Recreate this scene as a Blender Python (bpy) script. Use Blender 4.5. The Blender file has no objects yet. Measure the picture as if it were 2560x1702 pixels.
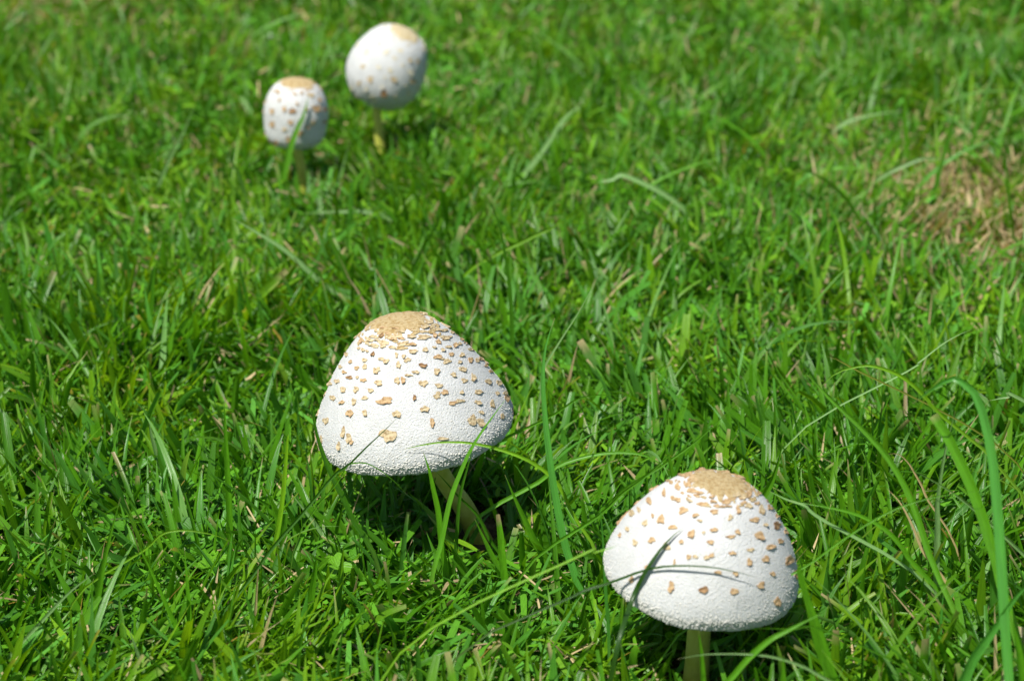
import bpy, math, random
import numpy as np
from mathutils import Vector, Matrix, noise
from mathutils.bvhtree import BVHTree
from mathutils.geometry import interpolate_bezier

random.seed(7)
rng = np.random.default_rng(11)
scene = bpy.context.scene
col = scene.collection

# ------------------------------------------------------------------ camera
CAM_H = 0.468
PITCH = 21.0
LENS, SENSOR = 60.0, 23.5
W, H = 2560.0, 1702.0
FPX = LENS / SENSOR * W
cam_d = bpy.data.cameras.new('camera')
cam_d.lens = LENS
cam_d.sensor_width = SENSOR
cam_d.clip_start = 0.02
cam_d.clip_end = 2000
cam_d.dof.use_dof = True
cam_d.dof.focus_distance = 1.035
cam_d.dof.aperture_fstop = 8.5
cam_d.dof.aperture_blades = 7
cam = bpy.data.objects.new('camera', cam_d)
cam.location = (0, 0, CAM_H)
cam.rotation_euler = (math.radians(90 - PITCH), 0, 0)
col.objects.link(cam)
scene.camera = cam

# ------------------------------------------------------------------ sky and sun
SUN = Vector((-0.29, -0.42, 0.86)).normalized()
world = bpy.data.worlds.new('World')
scene.world = world
world.use_nodes = True
wn = world.node_tree
wn.nodes.clear()
wo = wn.nodes.new('ShaderNodeOutputWorld')
wb = wn.nodes.new('ShaderNodeBackground')
ws = wn.nodes.new('ShaderNodeTexSky')
ws.sky_type = 'NISHITA'
ws.sun_disc = False
ws.sun_elevation = math.asin(SUN.z)
ws.sun_rotation = math.atan2(SUN.x, SUN.y)
wb.inputs['Strength'].default_value = 0.075
wn.links.new(ws.outputs[0], wb.inputs[0])
wn.links.new(wb.outputs[0], wo.inputs[0])
sun_d = bpy.data.lights.new('sun', 'SUN')
sun_d.energy = 5.0
sun_d.angle = math.radians(0.53)
sun_d.color = (1.0, 0.965, 0.90)
sun = bpy.data.objects.new('sun', sun_d)
sun.rotation_euler = SUN.to_track_quat('Z', 'Y').to_euler()
sun.location = SUN * 3
col.objects.link(sun)

scene.view_settings.view_transform = 'Standard'
scene.view_settings.look = 'None'
scene.view_settings.gamma = 1
scene.view_settings.use_curve_mapping = False
scene.view_settings.exposure = 0.48
scene.cycles.use_denoising = True
scene.cycles.max_bounces = 10
scene.cycles.diffuse_bounces = 7
scene.cycles.transmission_bounces = 8
scene.cycles.transparent_max_bounces = 4
scene.cycles.sample_clamp_indirect = 6

# ------------------------------------------------------------------ picture <-> place
CT, ST = math.cos(math.radians(PITCH)), math.sin(math.radians(PITCH))
CAMP = Vector((0, 0, CAM_H))

def ray(px, py):
    a, b = (px - W / 2) / FPX, (py - H / 2) / FPX
    return Vector((a, CT - b * ST, -ST - b * CT))

def on_ground(px, py, z=0.0):
    d = ray(px, py)
    return CAMP + d * ((z - CAM_H) / d.z)

def at_y(px, py, y):
    d = ray(px, py)
    return CAMP + d * (y / d.y)

def project(P):
    """world points (n,3) -> pixel x, y and depth"""
    x, y, z = P[..., 0], P[..., 1], P[..., 2] - CAM_H
    dep = y * CT - z * ST
    up = y * ST + z * CT
    return W / 2 + FPX * x / dep, H / 2 - FPX * up / dep, dep

# the study crops that coordinates were read from: (x0, y0, scale)
CROPS = {'D': (0, 0, 1.0857), 'M': (740, 740, 0.4211), 'F': (1460, 1120, 0.3713),
         'B': (620, 30, 0.3189), 'L': (0, 1100, 0.3840), 'R5': (1900, 500, 0.3826),
         'R': (1900, 1000, 0.4478), 'T': (1000, 0, 0.6613), 'TL': (0, 0, 0.4464)}

def pix(c, x, y):
    x0, y0, s = CROPS[c]
    return x0 + s * x, y0 + s * y

# ------------------------------------------------------------------ materials
def new_mat(name):
    m = bpy.data.materials.new(name)
    m.use_nodes = True
    nt = m.node_tree
    nt.nodes.clear()
    return m, nt, nt.nodes.new('ShaderNodeOutputMaterial')

def node(nt, kind, **kw):
    n = nt.nodes.new(kind)
    for k, v in kw.items():
        if k in n.inputs:
            n.inputs[k].default_value = v
        else:
            setattr(n, k, v)
    return n

def ramp(nt, stops):
    r = nt.nodes.new('ShaderNodeValToRGB')
    e = r.color_ramp.elements
    while len(e) < len(stops):
        e.new(0.5)
    for el, (p, c) in zip(e, stops):
        el.position = p
        el.color = (*c, 1)
    return r

def leaf_material(name, rough=0.33, trans=0.45, spec=0.40):
    """blade colour from the 'col' attribute, fine lengthwise veins from 'buv'"""
    m, nt, out = new_mat(name)
    L = nt.links.new
    att = node(nt, 'ShaderNodeAttribute', attribute_name='col')
    uv = node(nt, 'ShaderNodeAttribute', attribute_name='buv')
    sep = nt.nodes.new('ShaderNodeSeparateXYZ')
    L(uv.outputs['Vector'], sep.inputs[0])
    wav = node(nt, 'ShaderNodeMath', operation='MULTIPLY')
    L(sep.outputs['X'], wav.inputs[0]); wav.inputs[1].default_value = 19.0
    sn = node(nt, 'ShaderNodeMath', operation='SINE')
    L(wav.outputs[0], sn.inputs[0])
    # uneven tone along the blade
    mp = node(nt, 'ShaderNodeVectorMath', operation='MULTIPLY')
    L(uv.outputs['Vector'], mp.inputs[0]); mp.inputs[1].default_value = (3.0, 6.0, 40.0)
    ns = node(nt, 'ShaderNodeTexNoise', Scale=1.0, Detail=3.0)
    L(mp.outputs[0], ns.inputs['Vector'])
    add = node(nt, 'ShaderNodeMath', operation='MULTIPLY_ADD')
    L(sn.outputs[0], add.inputs[0]); add.inputs[1].default_value = 0.10
    L(ns.outputs['Fac'], add.inputs[2])
    mr = node(nt, 'ShaderNodeMapRange')
    mr.inputs['From Min'].default_value = 0.2; mr.inputs['From Max'].default_value = 0.8
    mr.inputs['To Min'].default_value = 0.72; mr.inputs['To Max'].default_value = 1.28
    L(add.outputs[0], mr.inputs['Value'])
    mul = node(nt, 'ShaderNodeVectorMath', operation='SCALE')
    L(att.outputs['Color'], mul.inputs[0]); L(mr.outputs[0], mul.inputs['Scale'])
    bump = node(nt, 'ShaderNodeBump', Strength=0.25, Distance=0.0003)
    L(sn.outputs[0], bump.inputs['Height'])
    pb = node(nt, 'ShaderNodeBsdfPrincipled', Roughness=rough)
    pb.inputs['Specular IOR Level'].default_value = spec
    L(mul.outputs[0], pb.inputs['Base Color']); L(bump.outputs[0], pb.inputs['Normal'])
    tr = nt.nodes.new('ShaderNodeBsdfTranslucent')
    tm = node(nt, 'ShaderNodeVectorMath', operation='MULTIPLY')
    L(mul.outputs[0], tm.inputs[0]); tm.inputs[1].default_value = (1.7, 1.45, 0.5)
    L(tm.outputs[0], tr.inputs['Color'])
    mx = node(nt, 'ShaderNodeMixShader'); mx.inputs[0].default_value = trans
    L(pb.outputs[0], mx.inputs[1]); L(tr.outputs[0], mx.inputs[2])
    L(mx.outputs[0], out.inputs['Surface'])
    return m

def bumpy(name, colour, colour2, nscale, bscale, bstr, bdist, rough, sss=0.0, stops=(0.35, 0.65)):
    m, nt, out = new_mat(name)
    L = nt.links.new
    tc = nt.nodes.new('ShaderNodeTexCoord')
    n1 = node(nt, 'ShaderNodeTexNoise', Scale=nscale, Detail=5.0)
    L(tc.outputs['Object'], n1.inputs['Vector'])
    r = ramp(nt, [(stops[0], colour), (stops[1], colour2)])
    L(n1.outputs['Fac'], r.inputs[0])
    n2 = node(nt, 'ShaderNodeTexNoise', Scale=bscale, Detail=6.0, Roughness=0.65)
    L(tc.outputs['Object'], n2.inputs['Vector'])
    b = node(nt, 'ShaderNodeBump', Strength=bstr, Distance=bdist)
    L(n2.outputs['Fac'], b.inputs['Height'])
    p = node(nt, 'ShaderNodeBsdfPrincipled', Roughness=rough)
    p.inputs['Specular IOR Level'].default_value = 0.25
    if sss:
        p.inputs['Subsurface Weight'].default_value = sss
        p.inputs['Subsurface Radius'].default_value = (1.0, 0.8, 0.5)
        p.inputs['Subsurface Scale'].default_value = 0.002
    L(r.outputs[0], p.inputs['Base Color']); L(b.outputs[0], p.inputs['Normal'])
    L(p.outputs[0], out.inputs['Surface'])
    return m

M_LEAF = leaf_material('grass_leaf')
M_LONG = leaf_material('long_grass_leaf', rough=0.34, trans=0.34, spec=0.5)
M_DRY = leaf_material('dry_grass', rough=0.7, trans=0.2, spec=0.2)
M_CLOVER = leaf_material('clover_leaf', rough=0.5, trans=0.35, spec=0.35)
M_CAP = bumpy('cap_skin', (0.525, 0.53, 0.515), (0.585, 0.59, 0.578), 90, 1200, 0.85, 0.0009, 0.75, 0.12)
M_WART = bumpy('wart_flock', (0.50, 0.49, 0.445), (0.555, 0.545, 0.49), 200, 2500, 0.3, 0.0003, 0.85)
M_SCALE = bumpy('scale_crust', (0.22, 0.13, 0.05), (0.50, 0.41, 0.25), 800, 1800, 0.7, 0.0005, 0.85, 0.0, (0.30, 0.56))
M_SCALE2 = bumpy('scale_crust_orange', (0.23, 0.115, 0.045), (0.46, 0.33, 0.18), 800, 1800, 0.7, 0.0005, 0.85, 0.0, (0.30, 0.58))
M_SCALEP = bumpy('scale_crust_pale', (0.44, 0.36, 0.21), (0.58, 0.54, 0.42), 420, 1800, 0.5, 0.0004, 0.85, 0.0, (0.30, 0.56))
M_SCALED = bumpy('scale_crust_dark', (0.11, 0.055, 0.025), (0.34, 0.21, 0.10), 420, 1800, 0.7, 0.0005, 0.85)
M_DISC = bumpy('disc_crust', (0.36, 0.235, 0.085), (0.52, 0.405, 0.215), 700, 1300, 1.0, 0.0012, 0.85, 0.0, (0.34, 0.56))
M_DISCP = bumpy('disc_crust_pale', (0.46, 0.36, 0.19), (0.56, 0.48, 0.30), 500, 1300, 0.8, 0.0010, 0.85, 0.0, (0.34, 0.56))
M_STEM = bumpy('stem_flesh', (0.44, 0.45, 0.065), (0.54, 0.54, 0.12), 160, 700, 0.35, 0.0005, 0.6, 0.1)
M_GILL = bumpy('gill_flesh', (0.42, 0.44, 0.24), (0.50, 0.50, 0.30), 200, 900, 0.3, 0.0004, 0.7, 0.1)

def ground_material():
    m, nt, out = new_mat('soil_and_thatch')
    L = nt.links.new
    tc = nt.nodes.new('ShaderNodeTexCoord')
    n1 = node(nt, 'ShaderNodeTexNoise', Scale=70.0, Detail=8.0, Roughness=0.7)
    n2 = node(nt, 'ShaderNodeTexVoronoi', Scale=260.0)
    for n in (n1, n2):
        L(tc.outputs['Object'], n.inputs['Vector'])
    r = ramp(nt, [(0.28, (0.030, 0.022, 0.012)), (0.52, (0.10, 0.072, 0.036)), (0.75, (0.24, 0.18, 0.09))])
    L(n1.outputs['Fac'], r.inputs[0])
    sub = nt.nodes.new('ShaderNodeVectorMath'); sub.operation = 'SUBTRACT'
    L(tc.outputs['Object'], sub.inputs[0]); sub.inputs[1].default_value = (0, 1.45, 0)
    far = nt.nodes.new('ShaderNodeVectorMath'); far.operation = 'LENGTH'
    L(sub.outputs[0], far.inputs[0])
    mr = node(nt, 'ShaderNodeMapRange')
    mr.inputs['From Min'].default_value = 0.9; mr.inputs['From Max'].default_value = 1.6
    L(far.outputs['Value'], mr.inputs['Value'])
    n3 = node(nt, 'ShaderNodeTexNoise', Scale=60.0, Detail=9.0, Roughness=0.8)
    L(tc.outputs['Object'], n3.inputs['Vector'])
    g = ramp(nt, [(0.3, (0.035, 0.10, 0.012)), (0.7, (0.09, 0.20, 0.025))])
    L(n3.outputs['Fac'], g.inputs[0])
    mx = node(nt, 'ShaderNodeMix', data_type='RGBA')
    L(mr.outputs[0], mx.inputs['Factor']); L(r.outputs[0], mx.inputs['A']); L(g.outputs[0], mx.inputs['B'])
    b = node(nt, 'ShaderNodeBump', Strength=0.9, Distance=0.003)
    L(n2.outputs['Distance'], b.inputs['Height'])
    p = node(nt, 'ShaderNodeBsdfPrincipled', Roughness=0.95)
    p.inputs['Specular IOR Level'].default_value = 0.1
    L(mx.outputs['Result'], p.inputs['Base Color']); L(b.outputs[0], p.inputs['Normal'])
    L(p.outputs[0], out.inputs['Surface'])
    return m

# ------------------------------------------------------------------ mesh helpers
def make_obj(name, verts, faces, mat, parent=None, smooth=True, loc=None, attrs=None):
    me = bpy.data.meshes.new(name)
    me.from_pydata([tuple(v) for v in verts], [], faces)
    me.polygons.foreach_set('use_smooth', [smooth] * len(me.polygons))
    me.materials.append(mat)
    if attrs:
        for an, (kind, data) in attrs.items():
            a = me.attributes.new(an, kind, 'POINT')
            a.data.foreach_set('color' if kind == 'FLOAT_COLOR' else 'vector', np.asarray(data, np.float32).ravel())
    me.update()
    o = bpy.data.objects.new(name, me)
    col.objects.link(o)
    if parent:
        o.parent = parent
    if loc is not None:
        o.location = loc
    return o

def tag(o, label=None, cat=None, group=None, kind=None):
    for k, v in (('label', label), ('category', cat), ('group', group), ('kind', kind)):
        if v:
            o[k] = v
    return o

# ------------------------------------------------------------------ ground
def gz(x, y):
    return 0.0

axis = np.concatenate([-np.geomspace(400, 3.2, 14), np.linspace(-3, 3, 41), np.geomspace(3.2, 400, 14)])
gx, gy = np.meshgrid(axis, axis + 1.2)
n = len(axis)
gv = np.stack([gx.ravel(), gy.ravel(), np.zeros(n * n)], 1)
gf = [(j * n + i, j * n + i + 1, (j + 1) * n + i + 1, (j + 1) * n + i) for j in range(n - 1) for i in range(n - 1)]
tag(make_obj('ground', gv, gf, ground_material()), 'brown soil and dry thatch under the lawn', 'ground', kind='structure')

# ------------------------------------------------------------------ mushrooms
def catmull(pts, m):
    pts = [Vector(p) for p in pts]
    P = [pts[0] * 2 - pts[1]] + pts + [pts[-1] * 2 - pts[-2]]
    out = []
    seg = len(pts) - 1
    for k in range(m):
        t = k / (m - 1) * seg
        i = min(int(t), seg - 1)
        f = t - i
        a, b, c, d = P[i], P[i + 1], P[i + 2], P[i + 3]
        out.append(0.5 * (2 * b + (c - a) * f + (2 * a - 5 * b + 4 * c - d) * f * f + (3 * b - a - 3 * c + d) * f ** 3))
    return out

CAPS = []      # kept for clearing the grass away: (inverse matrix, profile, radius)
BVH = {}

def tube(points, radii, seg):
    v, f = [], []
    m = len(points)
    for i, p in enumerate(points):
        t = (points[min(i + 1, m - 1)] - points[max(i - 1, 0)]).normalized()
        s = t.cross(Vector((0, 1, 0.01))).normalized()
        u = s.cross(t)
        for k in range(seg):
            a = 2 * math.pi * k / seg
            rr = radii[i] * (1 + 0.05 * noise.noise(Vector((math.cos(a) * 2, math.sin(a) * 2, i * 0.15))))
            v.append(p + (s * math.cos(a) + u * math.sin(a)) * rr)
    for i in range(m - 1):
        for k in range(seg):
            a, b = i * seg + k, i * seg + (k + 1) % seg
            f.append((a, b, b + seg, a + seg))
    f.append(tuple(range(seg))[::-1])
    f.append(tuple((m - 1) * seg + k for k in range(seg)))
    return v, f

def crust(name, ring, nors, h, parent, mat, base, curl=0.0):
    """an irregular raised flake: ring of surface points with their normals"""
    c = sum(ring, Vector()) / len(ring)
    cn = sum(nors, Vector()).normalized()
    n = len(ring)
    v = [p - q * 0.0005 for p, q in zip(ring, nors)]
    hs = [h * (0.75 + 0.5 * random.random()) for _ in ring]
    up = Vector((0, 0, 1))
    low = [max(0.0, -(p - c).normalized().dot((up - cn * up.dot(cn)).normalized())) if (p - c).length > 1e-7 else 0 for p in ring]
    v += [p + q * (hh * 0.8 + curl * lw) + (p - c) * 0.05 for p, q, hh, lw in zip(ring, nors, hs, low)]
    v += [p.lerp(c, 0.35) + q.lerp(cn, 0.35) * (hh * 1.0 + curl * lw * 0.5) for p, q, hh, lw in zip(ring, nors, hs, low)]
    v.append(c + cn * h * (0.75 + 0.3 * random.random()))
    f = []
    for k in range(n):
        k2 = (k + 1) % n
        f += [(k, k2, n + k2, n + k), (n + k, n + k2, 2 * n + k2, 2 * n + k), (2 * n + k, 2 * n + k2, 3 * n)]
    off = c - base
    return make_obj(name, [p - c for p in v], f, mat, parent, smooth=False, loc=off)

def blob(nv, w, h, rough=0.32):
    """irregular outline in picture units"""
    ph = [random.uniform(0, 6.28) for _ in range(3)]
    out = []
    for k in range(nv):
        a = 2 * math.pi * k / nv
        r = 1 + rough * math.sin(2 * a + ph[0]) * 0.5 + rough * math.sin(3 * a + ph[1]) * 0.45 + rough * 0.4 * math.sin(5 * a + ph[2]) + random.uniform(-1, 1) * rough * 0.5
        out.append((math.cos(a) * w / 2 * r, math.sin(a) * h / 2 * r))
    return out

def mushroom(spec):
    label = spec['label']
    base = on_ground(*spec['base']); base.z = -0.001
    root = bpy.data.objects.new('mushroom', None)
    root.location = base
    root.empty_display_size = 0.02
    col.objects.link(root)
    tag(root, label, 'mushroom', 'white scaly mushrooms in the lawn')
    centre = at_y(*spec['centre'], base.y + spec['dy'])
    R = spec['rpx'] / FPX * (centre - CAMP).dot(Vector((0, CT, -ST)))
    lean, tilt = math.radians(spec['lean']), math.radians(spec['tilt'])
    ax = Vector((math.sin(lean), -math.sin(tilt), 0)); ax.z = math.sqrt(max(0.1, 1 - ax.x ** 2 - ax.y ** 2))
    e1 = ax.cross(Vector((0, -1, 0))).normalized() * -1
    e1 = Vector((0, -1, 0)).cross(ax).normalized() * -1
    e2 = ax.cross(e1).normalized()
    prof = spec['profile']
    deq = spec['deq']                       # depth of the widest ring below the apex
    pts = catmull([(r, d, 0) for r, d in prof], 64)
    mat3 = Matrix((e1, e2, ax)).transposed()
    Mw = Matrix.Translation(centre) @ mat3.to_4x4()
    seed = spec['seed']
    seg = 112
    def skin(r, d, a):
        ca, sa = math.cos(a), math.sin(a)
        w = 1 + 0.020 * noise.noise(Vector((ca * 1.3 + seed, sa * 1.3, d * 1.5))) + 0.007 * noise.noise(Vector((ca * 5 + seed, sa * 5, d * 5)))
        dd = d + (0.035 * noise.noise(Vector((ca * 2.2, sa * 2.2, seed)))+ 0.012 * noise.noise(Vector((ca * 9, sa * 9, seed)))) * max(0, (d - 0.6 * prof[-1][1])) / prof[-1][1] * 2
        return Vector((r * w * ca, r * w * sa, deq - dd)) * R
    v, f = [Mw @ skin(0, 0, 0)], []
    rows = pts[1:]
    for p in rows:
        for k in range(seg):
            v.append(Mw @ skin(max(p.x, 0.002), p.y, 2 * math.pi * k / seg))
    for k in range(seg):
        f.append((0, 1 + k, 1 + (k + 1) % seg))
    for i in range(len(rows) - 1):
        for k in range(seg):
            a, b = 1 + i * seg + k, 1 + i * seg + (k + 1) % seg
            f.append((a, a + seg, b + seg, b))
    bvh = BVHTree.FromPolygons(v, f)
    BVH[spec['key']] = bvh
    cap = make_obj('cap', [p - base for p in v], f, M_CAP, root)
    CAPS.append((Mw.inverted(), [(p.x * R, (deq - p.y) * R) for p in pts], R, spec['key']))
    # ---- underside: gills (open caps) or the closed veil (young caps)
    mr, md = pts[-1].x, pts[-1].y
    stem_r = spec['stem_r']
    v, f = [], []
    if spec['open']:
        gn = 240
        for j, (fr, up) in enumerate([(1.0, 0.0), (0.75, 0.16), (0.45, 0.24), (stem_r * 1.3 / R / mr, 0.22)]):
            for k in range(gn):
                a = 2 * math.pi * k / gn
                p = skin(mr * fr, md, a) + Vector((0, 0, up * R))
                p.z += (-0.035 if k % 2 else 0.02) * R * (0 if j in (0,) else 1)
                v.append(Mw @ p - base)
        for j in range(3):
            for k in range(gn):
                a, b = j * gn + k, j * gn + (k + 1) % gn
                f.append((a, b, b + gn, a + gn))
        make_obj('gills', v, f, M_GILL, root, smooth=False)
    else:
        gn = 112
        for j, (fr, up) in enumerate([(1.0, 0.0), (0.7, -0.05), (stem_r * 0.9 / R / mr, -0.10)]):
            for k in range(gn):
                v.append(Mw @ (skin(mr * fr, md, 2 * math.pi * k / gn) + Vector((0, 0, up * R))) - base)
        for j in range(2):
            for k in range(gn):
                a, b = j * gn + k, j * gn + (k + 1) % gn
                f.append((a, b, b + gn, a + gn))
        make_obj('partial_veil', v, f, M_GILL, root)
    # ---- stem
    top = Mw @ Vector((0, 0, (deq - md + 0.30) * R)) if spec['open'] else Mw @ Vector((0, 0, (deq - md + 0.1) * R))
    mid = base.lerp(top, 0.5) + Vector((spec.get('bow', 0), 0, 0))
    low = base + Vector((0, 0, -0.006))
    sp = catmull([low, base.lerp(mid, 0.5) * 0.5 + (base * 0.5 + mid * 0.5) * 0.5, mid, top], 26)
    rad = [stem_r * (1.18 - 0.30 * min(1, k / 20) + 0.25 * max(0, 1 - k / 4)) for k in range(26)]
    sv, sf = tube(sp, rad, 28)
    make_obj('stem', [p - base for p in sv], sf, M_STEM, root)
    spec['stem_line'] = sp
    # ---- the brown disc at the crown of the cap
    def disc(nr, nseg):
        v, f = [], []
        for k in range(nseg):
            a = 2 * math.pi * k / nseg
            rough = 1 + spec['disc_rough'] * (noise.noise(Vector((math.cos(a) * 3, math.sin(a) * 3, seed))) * 0.9 + noise.noise(Vector((math.cos(a) * 9, math.sin(a) * 9, seed))) * 0.8 + noise.noise(Vector((math.cos(a) * 22, math.sin(a) * 22, seed))) * 0.55)
            rim = spec['disc'] * rough
            for j in range(nr + 1):
                t = j / nr
                rr = rim * t
                # depth on profile at rr
                best = min(range(len(pts) - 1), key=lambda i: abs(pts[i].x - rr) if pts[i].y < deq else 9)
                dd = np.interp(rr, [q.x for q in pts if q.y <= deq], [q.y for q in pts if q.y <= deq])
                p = skin(rr, dd, a)
                nn = Vector((math.cos(a) * (0.3 + rr), math.sin(a) * (0.3 + rr), 1)).normalized()
                hh = 0.00032 * (1 + 0.6 * noise.noise(p * 900)) if j < nr else -0.0006
                if j == nr: p = skin(rr * 1.012, np.interp(rr * 1.012, [q.x for q in pts if q.y <= deq], [q.y for q in pts if q.y <= deq]), a)
                v.append(Mw @ (p + nn * hh))
        for k in range(nseg):
            k2 = (k + 1) % nseg
            for j in range(nr):
                a, b = k * (nr + 1) + j, k2 * (nr + 1) + j
                f.append((a, a + 1, b + 1, b))
        return v, f
    dv, df = disc(9, 150)
    make_obj('disc', [p - base for p in dv], df, M_DISCP if spec['key'] == 'b' else M_DISC, cap)
    # ---- the scales the photograph shows, then those round the back
    def surf(px, py, near):
        d = ray(px, py).normalized()
        hit = bvh.ray_cast(CAMP, d)
        if hit[0] is None or (near is not None and (hit[0] - near).length > 0.012):
            q = CAMP + d * ((near - CAMP).length if near is not None else (centre - CAMP).length)
            hit = bvh.find_nearest(q)
        n_ = hit[1]
        if n_.dot(hit[0] - (centre - ax * R * 0.2)) < 0: n_ = -n_
        return hit[0].copy(), n_.copy()
    placed = []
    cs = CROPS[spec['crop']][2]
    for it in spec['scales']:
        cx, cy, sw = it[:3]
        sh = it[3] if len(it) > 3 else sw
        dark = len(it) > 4 and it[4]
        px, py = pix(spec['crop'], cx, cy)
        c, cn = surf(px, py, None)
        out = blob(14, sw * cs * 1.02, sh * cs * 1.02, 0.34)
        ring, nors = [], []
        for (u, w) in out:
            p, q = surf(px + u, py + w, c)
            ring.append(p); nors.append(q)
        placed.append(c)
        mt = M_SCALED if dark else (spec['scale_mat'] if random.random() < 0.75 else spec['scale_mat2'])
        crust('scale', ring, nors, 0.00040 * spec['thick'], cap, mt, base, curl=random.uniform(0, 0.0007) * spec['thick'])
    tries = 0
    made = 0
    while made < spec['back'] and tries < 4000:
        tries += 1
        i = min(len(pts) - 2, int(random.betavariate(1.6, 1.5) * len(pts)))
        p = pts[i]
        if p.x < spec['disc'] * 1.05 or i < 4 or p.y > prof[-1][1] * 0.93: continue
        a = random.uniform(0, 2 * math.pi)
        c = Mw @ skin(p.x, p.y, a)
        hit = bvh.find_nearest(c)
        cn = hit[1] if hit[1].dot(hit[0] - (centre - ax * R * 0.2)) > 0 else -hit[1]
        if cn.dot((CAMP - c).normalized()) > -0.02: continue
        if any((c - q).length < R * 0.09 for q in placed): continue
        placed.append(c)
        t1 = ax.cross(cn).normalized(); t2 = cn.cross(t1)
        s = R * random.uniform(0.05, 0.10)
        ring, nors = [], []
        for (u, w) in blob(10, s * 1.3, s):
            h2 = bvh.find_nearest(c + t1 * u + t2 * w)
            q = h2[1] if h2[1].dot(cn) > 0 else -h2[1]
            ring.append(h2[0].copy()); nors.append(q.copy())
        crust('scale', ring, nors, 0.0007 * spec['thick'], cap, spec['scale_mat'], base, curl=0.0006)
        made += 1
    # ---- small cracked plates crowding round the disc
    for k in range(spec['ring']):
        a = 2 * math.pi * (k + random.random()) / spec['ring']
        rr = spec['disc'] * random.uniform(0.98, 1.42)
        dd = np.interp(rr, [q.x for q in pts if q.y <= deq], [q.y for q in pts if q.y <= deq])
        c = Mw @ skin(rr, dd, a)
        h0 = bvh.find_nearest(c)
        cn = h0[1] if h0[1].dot(ax) > 0 else -h0[1]
        t1 = ax.cross(cn)
        if t1.length < 1e-4 or any((c - q).length < R * 0.035 for q in placed): continue
        t1.normalize(); t2 = cn.cross(t1)
        placed.append(c)
        sz = R * random.uniform(0.03, 0.075) * (1.25 - 0.5 * (rr / spec['disc'] - 0.98) / 0.44)
        ring, nors = [], []
        for (u, w) in blob(11, sz * random.uniform(1.2, 2.0), sz * 0.7):
            h2 = bvh.find_nearest(c + t1 * u + t2 * w)
            q = h2[1] if h2[1].dot(cn) > 0 else -h2[1]
            ring.append(h2[0].copy()); nors.append(q.copy())
        crust('scale', ring, nors, 0.00035 * spec['thick'], cap, random.choice([spec['scale_mat'], M_DISCP if spec['key'] == 'b' else M_DISC]), base, curl=0.0001)
    # ---- loose white flock, thick towards the margin
    v, f = [], []
    arr = np.array([[p.x, p.y] for p in pts])
    dmax = prof[-1][1]
    for _ in range(spec['flock']):
        t = random.random() ** 0.45
        if random.random() < 0.25: t = random.uniform(0.35, 1)
        i = t * (len(pts) - 1); i0 = min(int(i), len(pts) - 2); fr = i - i0
        p = pts[i0].lerp(pts[i0 + 1], fr)
        if p.x < spec['disc']: continue
        a = random.uniform(0, 2 * math.pi)
        edge = max(0.0, (p.y / dmax - 0.45) / 0.55)
        c = skin(p.x, p.y, a)
        tan = (pts[i0 + 1] - pts[i0]).normalized()
        nrm = Vector((-tan.y * -1 * math.cos(a), -tan.y * -1 * math.sin(a), tan.x)).normalized()
        t1 = Vector((-math.sin(a), math.cos(a), 0)); t2 = nrm.cross(t1)
        if t2.z > 0: t2 = -t2
        s = R * random.uniform(0.005, 0.0115) * (0.7 + 1.0 * edge)
        hgt = s * random.uniform(0.3, 0.7)
        n0 = len(v)
        tip = c + t2 * s * random.uniform(0.4, 1.3) + nrm * hgt
        sw = random.uniform(0.6, 1.6)
        for q in (c + t1 * s * sw - nrm * 0.0004, c - t1 * s * sw - nrm * 0.0004, c - t2 * s * 0.6 - nrm * 0.0004, tip + t1 * s * 0.3, tip - t1 * s * 0.35):
            v.append(Mw @ q - base)
        f += [(n0, n0 + 3, n0 + 2), (n0 + 2, n0 + 3, n0 + 4), (n0 + 2, n0 + 4, n0 + 1), (n0, n0 + 1, n0 + 4, n0 + 3)]
    fl = make_obj('flock', v, f, M_WART, cap, smooth=False)
    tag(fl, kind='stuff')
    spec.update(base_w=base, centre_w=centre, R=R, Mw=Mw)
    return root

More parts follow.
